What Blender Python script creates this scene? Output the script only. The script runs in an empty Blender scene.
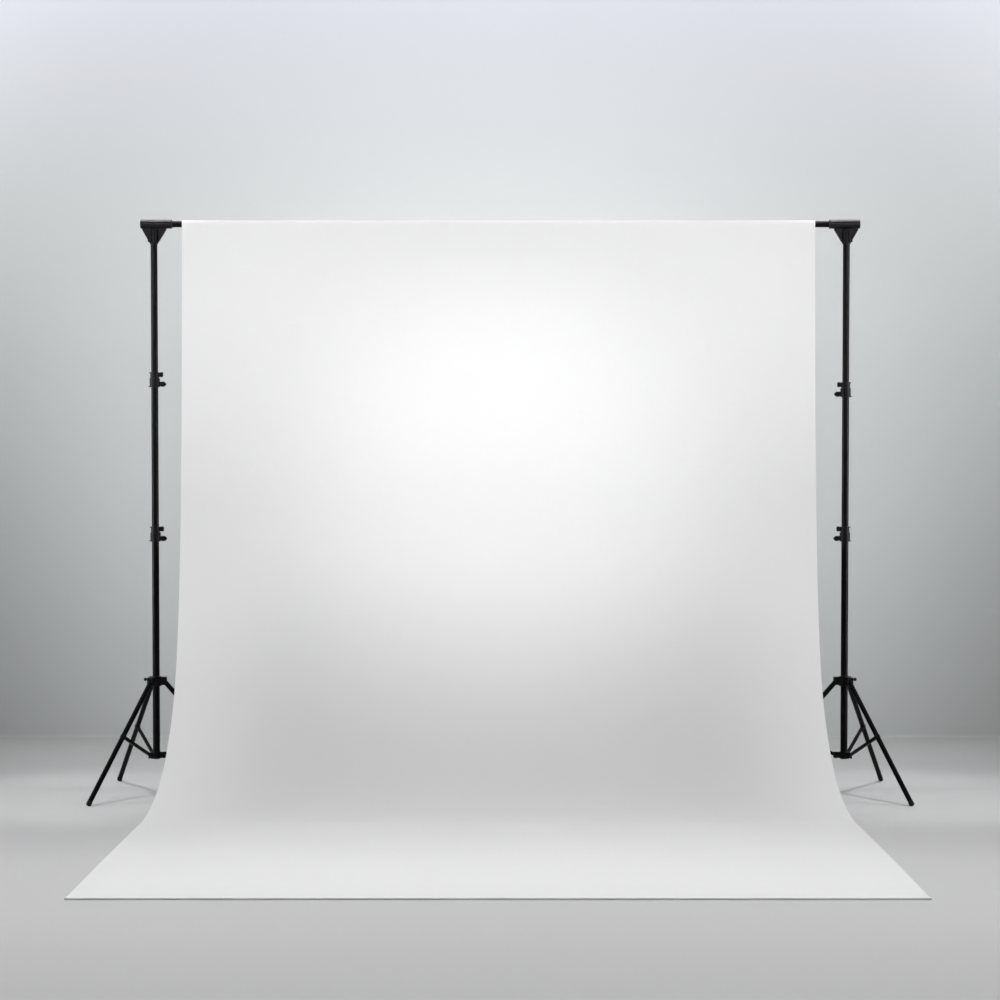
import bpy, bmesh, math
from mathutils import Vector, Matrix
PI = math.pi
C = bpy.context.scene.collection

# ------------------------------------------------------------ measures
D = 10.8            # camera to the plane of the two stands (y = 0)
H = 1.52            # camera height
F = 219.08 * D      # focal length in pixels of a 1000 px frame
S = 219.08          # pixels per metre in the stand plane
def X0(px): return (px - 500.0) / S
def Z0(py): return H - (py - 460.0) / S

# ------------------------------------------------------------ helpers
def link(name, bm, mat, parent=None, smooth=True, angle=40):
    me = bpy.data.meshes.new(name)
    bmesh.ops.recalc_face_normals(bm, faces=bm.faces)
    bm.to_mesh(me); bm.free()
    o = bpy.data.objects.new(name, me)
    C.objects.link(o)
    me.materials.append(mat)
    if smooth:
        for p in me.polygons: p.use_smooth = True
        me.set_sharp_from_angle(angle=math.radians(angle))
    if parent is not None:
        o.parent = parent
        o.matrix_parent_inverse = parent_world(parent).inverted()
    return o
def parent_world(o):
    m = Matrix.Translation(o.location)
    return m if o.parent is None else Matrix.Identity(4) if o.type == 'MESH' else m
def frame(axis):
    a = Vector(axis).normalized()
    u = a.orthogonal().normalized() if abs(a.z) < .999 else Vector((1, 0, 0))
    if abs(a.z) < .999: u = a.cross(Vector((0, 0, 1))).normalized()
    return a, u, a.cross(u).normalized()
def lathe(bm, p0, p1, prof, seg=32, cap=True):
    """profile [(t 0..1 along the axis in metres, radius)] round the axis p0 -> p1"""
    p0, p1 = Vector(p0), Vector(p1)
    a, u, v = frame(p1 - p0)
    rings = []
    for t, r in prof:
        c = p0 + a * t
        rings.append([bm.verts.new(c + u * (r * math.cos(2*PI*i/seg)) + v * (r * math.sin(2*PI*i/seg))) for i in range(seg)])
    for A, B in zip(rings, rings[1:]):
        for i in range(seg):
            bm.faces.new((A[i], A[(i+1) % seg], B[(i+1) % seg], B[i]))
    if cap:
        bm.faces.new(rings[0][::-1]); bm.faces.new(rings[-1])
    return rings
def rod(bm, p0, p1, r, seg=24, ch=.0012):
    L = (Vector(p1) - Vector(p0)).length
    ch = min(ch, r*.4, L*.3)
    lathe(bm, p0, p1, [(0, r-ch), (ch, r), (L-ch, r), (L, r-ch)], seg)
def hollow(bm, p0, p1, r, ri, seg=32, ch=.001):
    L = (Vector(p1) - Vector(p0)).length
    rr = lathe(bm, p0, p1, [(0, ri), (0, r-ch), (ch, r), (L-ch, r), (L, r-ch), (L, ri)], seg, cap=False)
    A, B = rr[-1], rr[0]
    for i in range(seg): bm.faces.new((A[i], A[(i+1) % seg], B[(i+1) % seg], B[i]))
def box(bm, c, size, axes=None, bev=.0015):
    c = Vector(c); sx, sy, sz = [q/2 for q in size]
    m = Matrix.Identity(3) if axes is None else Matrix(axes).transposed()
    b2 = bmesh.new()
    bmesh.ops.create_cube(b2, size=1)
    for v in b2.verts: v.co = Vector((v.co.x*2*sx, v.co.y*2*sy, v.co.z*2*sz))
    if bev: bmesh.ops.bevel(b2, geom=list(b2.edges), offset=bev, segments=2, affect='EDGES', profile=.5)
    vm = {v: bm.verts.new(c + m @ v.co) for v in b2.verts}
    for f in b2.faces: bm.faces.new([vm[v] for v in f.verts])
    b2.free()
def prism(bm, pts, y0, y1, bev=0):
    """outline in the xz plane given depth y0..y1"""
    A = [bm.verts.new((x, y0, z)) for x, z in pts]; B = [bm.verts.new((x, y1, z)) for x, z in pts]
    bm.faces.new(A); bm.faces.new(B[::-1])
    n = len(pts)
    for i in range(n): bm.faces.new((A[i], B[i], B[(i+1) % n], A[(i+1) % n]))

# ------------------------------------------------------------ materials
def mat(name, col, rough=.5, spec=.5, bump=0, bscale=200, var=0, vscale=3):
    m = bpy.data.materials.new(name); m.use_nodes = True
    nt = m.node_tree; b = nt.nodes['Principled BSDF']
    b.inputs['Base Color'].default_value = (*col, 1)
    b.inputs['Roughness'].default_value = rough
    b.inputs['Specular IOR Level'].default_value = spec
    tc = nt.nodes.new('ShaderNodeTexCoord')
    if var:
        n = nt.nodes.new('ShaderNodeTexNoise'); n.inputs['Scale'].default_value = vscale; n.inputs['Detail'].default_value = 3
        nt.links.new(tc.outputs['Object'], n.inputs['Vector'])
        r = nt.nodes.new('ShaderNodeMapRange')
        r.inputs['To Min'].default_value = 1-var; r.inputs['To Max'].default_value = 1+var
        nt.links.new(n.outputs['Fac'], r.inputs['Value'])
        vm = nt.nodes.new('ShaderNodeVectorMath'); vm.operation = 'SCALE'; vm.inputs[0].default_value = col
        nt.links.new(r.outputs['Result'], vm.inputs['Scale'])
        nt.links.new(vm.outputs['Vector'], b.inputs['Base Color'])
    if bump:
        n = nt.nodes.new('ShaderNodeTexNoise'); n.inputs['Scale'].default_value = bscale
        nt.links.new(tc.outputs['Object'], n.inputs['Vector'])
        bp = nt.nodes.new('ShaderNodeBump'); bp.inputs['Strength'].default_value = bump; bp.inputs['Distance'].default_value = .001
        nt.links.new(n.outputs['Fac'], bp.inputs['Height']); nt.links.new(bp.outputs['Normal'], b.inputs['Normal'])
    return m
M_WALL  = mat('painted_wall', (.532, .553, .549), .9, .1, var=.004, vscale=1.5)
M_FLOOR = mat('matt_floor', (.600, .600, .600), .85, .12, var=.004, vscale=1.5)
M_CLOTH = mat('white_backdrop_cloth', (.828, .828, .828), .95, .05, bump=.05, bscale=900)
M_METAL = mat('black_coated_metal', (.0022, .0020, .0026), .32, .11, bump=.03, bscale=300)
M_PLAST = mat('black_moulded_plastic', (.0035, .0032, .0040), .45, .16, bump=.08, bscale=500)
M_GLOSS = mat('glossy_black_plastic', (.0045, .0042, .005), .33, .28, bump=.02, bscale=400)
M_RUBB  = mat('black_rubber', (.006, .006, .006), .7, .25, bump=.1, bscale=400)

# ------------------------------------------------------------ the room
WY = 2.14       # wall behind the stands
bm = bmesh.new()
R = .02
prof = [(WY - R + R*math.sin(a), R - R*math.cos(a)) for a in [PI/2*i/14 for i in range(15)]] + [(WY, 6.5)]
prof += [(WY+.2, 6.5), (WY+.2, -.02), (WY-R, -.02)]
L = [bm.verts.new((-9, y, z)) for y, z in prof]; Rr = [bm.verts.new((9, y, z)) for y, z in prof]
n = len(prof)
for i in range(n): bm.faces.new((L[i], Rr[i], Rr[(i+1) % n], L[(i+1) % n]))
bm.faces.new(L); bm.faces.new(Rr[::-1])
w = link('wall_back', bm, M_WALL, smooth=True, angle=30); w['kind'] = 'structure'
bm = bmesh.new()
box(bm, (0, (WY-R-15)/2, -.05), (18, 15+WY-R, .1), bev=0)
o = link('floor', bm, M_FLOOR, smooth=False); o['kind'] = 'structure'

# ------------------------------------------------------------ the backdrop
HW = [(200,316.6),(260,316.6),(400,316.8),(450,317.2),(500,317.8),(550,318.5),(600,319.6),(640,320.9),(680,322.9),(700,324.4),(712,325.7),
      (736,328.9),(752,331.6),(770,335.2),(787,339.2),(798,343),(810,348.8),(819,354.8),(829,363.6),(839,373.9),(853,388.3),(899.3,433.7),(920,454)]
def hw(py):
    for (a, p), (b, q) in zip(HW, HW[1:]):
        if a <= py <= b: return p + (q-p)*(py-a)/(b-a)
    return HW[0][1] if py < HW[0][0] else HW[-1][1]
BARZ = Z0(224.2); RB = .0142; RC = .0175
T = .003
curve = []
for i in range(8): curve.append((RC, BARZ - .10 + .10*i/8))
for i in range(17):
    a = PI*i/16; curve.append((RC*math.cos(a), BARZ + RC*math.sin(a)))
ztop = 1.30; yl = -.95
for i in range(1, 30): curve.append((-RC, BARZ + (ztop - BARZ)*i/30))
for i in range(0, 61):              # superelliptic sweep down on to the floor
    a = PI/2*i/60; e = 2/1.8
    curve.append((-RC + (yl+RC)*(1-math.cos(a)**e), T + (ztop-T)*(1-math.sin(a)**e)))
yf = F*H/(899.3-460) - D
for i in range(1, 41): curve.append((yl + (yf-yl)*i/40, T))
def width(y, z):
    d = D + y; py = 460 + F*(H-z)/d
    return hw(py)*d/F
Ws = [width(y, z) for y, z in curve]
for _ in range(30):                 # even out the hand-measured edge
    Ws = [Ws[0]] + [(Ws[i-1]+2*Ws[i]+Ws[i+1])/4 for i in range(1, len(Ws)-1)] + [Ws[-1]]
bm = bmesh.new(); NX = 60; CXC = -1.5/S
rows = []
for (y, z), W in zip(curve, Ws):
    rows.append([bm.verts.new((CXC + W*(2*j/NX-1), y, z)) for j in range(NX+1)])
for A, B in zip(rows, rows[1:]):
    for j in range(NX): bm.faces.new((A[j], A[j+1], B[j+1], B[j]))
cloth = link('backdrop_cloth', bm, M_CLOTH, smooth=False)
for p in cloth.data.polygons: p.use_smooth = True
md = cloth.modifiers.new('thickness', 'SOLIDIFY'); md.thickness = .0012; md.offset = 0
md = cloth.modifiers.new('crisp_edges', 'EDGE_SPLIT'); md.split_angle = math.radians(50)
cloth['label'] = 'plain white cloth backdrop hanging from the black crossbar and sweeping forward over the floor'
cloth['category'] = 'backdrop'; cloth['kind'] = 'thing'
bm = bmesh.new()                    # stitched hem along the front edge
We = Ws[-1]
hp = [(yf+.030, .0005), (yf+.030, .0042), (yf-.011, .0070), (yf-.016, .0066), (yf-.016, .0045), (yf-.014, .0003)]
A = [bm.verts.new((CXC-We, y, z)) for y, z in hp]; B = [bm.verts.new((CXC+We, y, z)) for y, z in hp]
for i in range(len(hp)): bm.faces.new((A[i], B[i], B[(i+1) % len(hp)], A[(i+1) % len(hp)]))
bm.faces.new(A); bm.faces.new(B[::-1])
link('hem', bm, M_CLOTH, cloth, smooth=False)

# ------------------------------------------------------------ the crossbar
bm = bmesh.new()
rod(bm, (X0(143), 0, BARZ), (X0(857.5), 0, BARZ), RB, 32)
bar = link('crossbar', bm, M_METAL)
bar['label'] = 'thin black metal crossbar spanning both stands, its middle covered by the white backdrop'
bar['category'] = 'bar'

# ------------------------------------------------------------ the stands
def stand(s, xb, xt, zu, label):
    """s = -1 left, +1 right; xb, xt = pole axis at foot and head; zu = height of the upper joint"""
    bx = X0(xb); tx = X0(xt); z0, z1 = Z0(757), Z0(240)
    def ax(z): return bx + (tx-bx)*(z-z0)/(z1-z0)
    def P(z, dx=0, y=0): return (ax(z) - s*dx, y, z)         # dx > 0 points inwards
    base = bpy.data.objects.new('tripod_stand', None); C.objects.link(base)
    base.location = (bx, 0, 0); base.empty_display_size = .2
    base['label'] = label; base['category'] = 'stand'; base['group'] = 'tripod stands holding up the crossbar'
    zl = Z0(533.5)                                            # lower joint
    # poles
    bm = bmesh.new(); rod(bm, P(z0+.004), P(zl-.01), .0162, 32); link('lower_pole', bm, M_METAL, base)
    bm = bmesh.new(); rod(bm, P(zl-.012), P(zu-.01), .0161, 32); link('middle_pole', bm, M_METAL, base)
    bm = bmesh.new(); rod(bm, P(zu-.012), P(Z0(230)), .0156, 32); link('upper_pole', bm, M_METAL, base)
    # joints: two stacked rings, a tightening knob on each
    for zc in (zu, zl):
        def q(dp): return zc - dp/S                          # pixels below the joint centre
        bm = bmesh.new()
        hollow(bm, P(q(1.0)), P(q(-7.0)), .0202, .0166)
        box(bm, P(q(-6.4), -.0205), (.010, .011, .0045))       # small lip on the outer side
        box(bm, P(q(-4.5), .0225), (.014, .017, .0215))        # lug for the knob
        c = link('locking_collar', bm, M_PLAST, base)
        bm = bmesh.new()
        a, b = P(q(-4.6), .0255), P(q(-4.6), .0385)
        lathe(bm, a, b, [(0, .0100), (.001, .0114), (.0095, .0116), (.012, .0104), (.013, .0085)], 24)
        link('knob', bm, M_PLAST, c)
        bm = bmesh.new()
        hollow(bm, P(q(8.0)), P(q(-1.1)), .0231, .0166)
        box(bm, P(q(7.3), -.0228), (.010, .013, .0045))
        box(bm, P(q(4.8), .026), (.014, .018, .021))
        box(bm, P(q(1.0), .0195), (.008, .018, .017))
        c = link('clamp_ring', bm, M_PLAST, base)
        bm = bmesh.new()
        a, b = P(q(5.0), .028), P(q(5.0), .053)
        lathe(bm, a, b, [(0, .0105), (.001, .0118), (.014, .0120), (.0165, .0108), (.023, .0050), (.025, .003)], 12)
        link('knob', bm, M_PLAST, c)
    # leg collar
    zc = Z0(681)
    bm = bmesh.new()
    hollow(bm, P(zc-.022), P(zc+.022), .0245, .0167)
    hinge = []
    for k in range(3):
        a = 2*PI*k/3
        dx, dy = math.cos(a), math.sin(a)
        d = Vector((-s*dx, dy, 0)); t = Vector((0, 0, 1)).cross(d)
        c = Vector(P(zc)) + d*.033
        for g in (-1, 1):
            box(bm, c + t*g*.0135 + Vector((0, 0, .001)), (.030, .005, .036), axes=(d, t, (0, 0, 1)))
        box(bm, c + Vector((0, 0, .0165)), (.030, .030, .005), axes=(d, t, (0, 0, 1)))
        rod(bm, c + d*.004 - t*.020, c + d*.004 + t*.020, .0045, 12)
        hinge.append(c + d*.004)
    col = link('leg_collar', bm, M_PLAST, base)
    bm = bmesh.new()
    e = Vector(P(zc+.005, -.022)); f_ = Vector(P(zc+.007, -.044))
    rod(bm, e, f_, .0045, 12)
    lathe(bm, f_ - Vector((-s*.0, 0, 0)), f_ + Vector((s*.012, 0, .001)), [(0, .006), (.002, .0075), (.009, .0075), (.012, .005)], 12)
    link('knob', bm, M_PLAST, col)
    # base hub
    zh = Z0(754.8)
    bm = bmesh.new()
    lathe(bm, P(zh-.018), P(zh+.016), [(0, .016), (.003, .0195), (.031, .0195), (.034, .0175)], 32)
    lug = []
    for k in range(3):
        a = 2*PI*k/3
        d = Vector((-s*math.cos(a), math.sin(a), 0)); t = Vector((0, 0, 1)).cross(d)
        c = Vector(P(zh)) + d*.032
        for g in (-1, 1):
            box(bm, c + t*g*.0085, (.030, .004, .027), axes=(d, t, (0, 0, 1)))
        box(bm, c - d*.012, (.012, .020, .027), axes=(d, t, (0, 0, 1)))
        rod(bm, c + d*.008 - t*.0125, c + d*.008 + t*.0125, .004, 12)
        lug.append(c + d*.008)
    link('brace_hub', bm, M_PLAST, base)
    # legs and braces
    for k in range(3):
        a = 2*PI*k/3
        d = Vector((-s*math.cos(a), math.sin(a), 0)); t = Vector((0, 0, 1)).cross(d)
        foot = Vector((bx, 0, 0)) + d*(.470 if d.y > .1 else .479)
        top = hinge[k]; ft = foot + Vector((0, 0, .006))
        dr = (ft - top).normalized()
        bm = bmesh.new(); rod(bm, top - dr*.008, ft - dr*.012, .0112, 20)
        leg = link('leg', bm, M_METAL, base)
        bm = bmesh.new()
        p1 = ft + dr*.001
        LL = .018
        lathe(bm, p1 - dr*LL, p1, [(0, .0112), (.002, .0120), (LL-.003, .0120), (LL, .0100)], 20)
        link('rubber_foot', bm, M_RUBB, leg)
        # brace: a flat strap from the hub to a saddle on the leg
        m = top + (ft - top)*.455
        e0 = lug[k]; v = m - e0; Lb = v.length; v.normalize(); nrm = t.cross(v)
        bm = bmesh.new()
        box(bm, (e0 + m)/2, (Lb, .012, .0145), axes=(v, t, nrm), bev=.002)
        link('brace', bm, M_METAL, base)
        bm = bmesh.new()
        box(bm, m + nrm*0, (.020, .0245, .016), axes=(dr, t, dr.cross(t)), bev=.004)
        link('brace_saddle', bm, M_PLAST, leg)
    # head bracket: sleeve round the bar over a ribbed triangular gusset
    bm = bmesh.new()
    xo = X0(140.6) if s < 0 else X0(859.9)
    xi = X0(172.2) if s < 0 else X0(829.0)
    za, zb_ = Z0(227.6), Z0(243.5)
    px = (154.0 if s < 0 else 846.4)
    g = lambda v: X0(px - s*v)                               # v = pixels inwards of the pole
    out = [(g(-12.2), za), (g(13.6), za), (g(12.0), Z0(229.4)), (g(3.4), zb_), (g(-3.4), zb_), (g(-11.4), Z0(229.4))]
    prism(bm, out, -.0035, .0035)
    # edge flanges of the gusset
    for (xa, a_), (xb2, b_) in ((out[2], out[3]), (out[4], out[5])):
        p, q2 = Vector((xa, 0, a_)), Vector((xb2, 0, b_)); v = (q2-p); l = v.length; v.normalize()
        box(bm, (p+q2)/2, (l, .022, .004), axes=(v, (0, 1, 0), v.cross(Vector((0, 1, 0)))), bev=.001)
    # pole socket with two ribs beside a slot
    hollow(bm, (ax(zb_-.004), 0, zb_-.004), (ax(Z0(229)), 0, Z0(229)), .0186, .0159, 32)
    for v in (-3.4, 3.4):
        box(bm, (g(v*.72), -.018, Z0(236.3)), (.0065, .008, .062), bev=.0015)
    br = link('bar_bracket', bm, M_PLAST, base)
    bm = bmesh.new()
    hollow(bm, (xo, 0, BARZ), (xi, 0, BARZ), .0207, .0146, 40, .0015)
    link('bar_sleeve', bm, M_GLOSS, br)
    bm = bmesh.new()
    e = Vector((g(-3.6), 0, Z0(241.2)))
    rod(bm, e, e + Vector((s*.012, 0, .001)), .0042, 12)
    link('screw', bm, M_PLAST, br)
    return base
stand(-1, 156.6, 153.95, Z0(379.2), 'black metal tripod stand holding the left end of the crossbar, upper joint set slightly higher')
stand(+1, 843.8, 846.45, Z0(389.2), 'black metal tripod stand holding the right end of the crossbar, upper joint set slightly lower')

# ------------------------------------------------------------ light
E = {'overhead_front_strip': 70.83, 'overhead_middle_strip': 9.592, 'overhead_near_strip': 24.2, 'upper_strip': 35.5, 'middle_front_spot': 498, 'wide_front_spot': 340, 'narrow_front_spot': 158, 'background_light': 37.42, 'upper_flood': 82.88, 'low_front_fill': 5.5, 'bar_strip': 8, 'corner_fill': 37.68, 'side_floor_fill': 4.6, 'stand_spot': 310, 'flank_fill': 4.2, 'side_strip': 33.5}     # watts
def aim(o, p):
    o.rotation_euler = (Vector(p) - o.location).to_track_quat('-Z', 'Y').to_euler()
def area(name, loc, tgt, sx, sy, col=(1, 1, 1), spread=180):
    power = E.get(name, 0)
    if power <= 0: return
    l = bpy.data.lights.new(name, 'AREA'); l.shape = 'RECTANGLE'; l.size = sx; l.size_y = sy
    l.energy = power; l.color = col; l.spread = math.radians(spread)
    o = bpy.data.objects.new(name, l); C.objects.link(o); o.location = loc; aim(o, tgt); return o
def spot(name, loc, tgt, cone, col=(1, 1, 1), blend=1.0, r=.3):
    power = E.get(name, 0)
    if power <= 0: return
    l = bpy.data.lights.new(name, 'SPOT'); l.energy = power; l.color = col; l.spot_size = math.radians(cone)
    l.spot_blend = blend; l.shadow_soft_size = r
    o = bpy.data.objects.new(name, l); C.objects.link(o); o.location = loc; aim(o, tgt); return o
COOL = (1.06, .975, 1.42)
SOFT = (1.01, .995, 1.045)
area('overhead_front_strip', (0, -4.5, 5.6), (0, -4.5, 0), 9, .6, spread=70)
area('overhead_middle_strip', (0, -3, 5.6), (0, -3, 0), 9, .6, spread=40)
area('overhead_near_strip', (0, -2, 5.6), (0, -2, 0), 9, .6, spread=40)
area('upper_strip', (0, .6, 5.6), (0, 2.1, 4.6), 15, .4, COOL, spread=60)
spot('middle_front_spot', (0, -8, 3.2), (0, 0, 1.44), 18)
spot('wide_front_spot', (0, -8, 3.2), (0, 0, 1.60), 28)
spot('narrow_front_spot', (0, -8, 3.2), (0, 0, 1.52), 12)
spot('background_light', (0, .3, 1.0), (0, 2.1, 1.6), 150, r=.15)
area('upper_flood', (0, -3.5, 6.5), (0, 2.1, 4.0), 15, .4, SOFT, 50)
area('low_front_fill', (0, -8.5, 2.6), (0, 0, 2.3), 3, .5, spread=30)  # unseen fill, added to brighten the upper cloth from the front
area('bar_strip', (0, -.12, 4.35), (0, 0, 2.6), 3.6, .08, spread=70)
for s in (-1, 1):
    area('corner_fill', (s*6.0, -.6, 4.6), (s*3.2, 2.1, 3.2), 1.0, .6, spread=90)  # added pair of fills to lift the wall's upper sides
    area('side_floor_fill', (s*3.6, -.6, 4.6), (s*3.0, -.5, 0), 1.8, 1.6, spread=110)  # fills added only to brighten the floor beside the stands
    spot('stand_spot', (s*1.78, 0, 5.4), (s*1.88, -.1, 0), 23, r=.11)
    area('flank_fill', (s*3.5, -5, 3.6), (s*1.2, 0, 2.5), .8, .6, spread=35)  # unseen fill pair, added for the darker upper sides of the cloth
    area('side_strip', (s*5.2, -1.2, 1.7), (s*1.5, 0, 1.4), .35, 2.6, spread=80)
wd = bpy.data.worlds.new('studio_ambient'); bpy.context.scene.world = wd; wd.use_nodes = True
bg = wd.node_tree.nodes['Background']; bg.inputs['Color'].default_value = (1, 1, 1, 1)
bg.inputs['Strength'].default_value = E.get('world', 0)

# ------------------------------------------------------------ camera
cam = bpy.data.cameras.new('camera'); co = bpy.data.objects.new('camera', cam); C.objects.link(co)
co.location = (0, -D, H); co.rotation_euler = (PI/2, 0, 0)
cam.sensor_width = 36; cam.lens = F/1000*36; cam.shift_y = -.040; cam.clip_end = 100
sc = bpy.context.scene; sc.camera = co
vs = sc.view_settings
vs.view_transform = 'Standard'; vs.look = 'None'; vs.exposure = 0; vs.gamma = 1; vs.use_curve_mapping = False
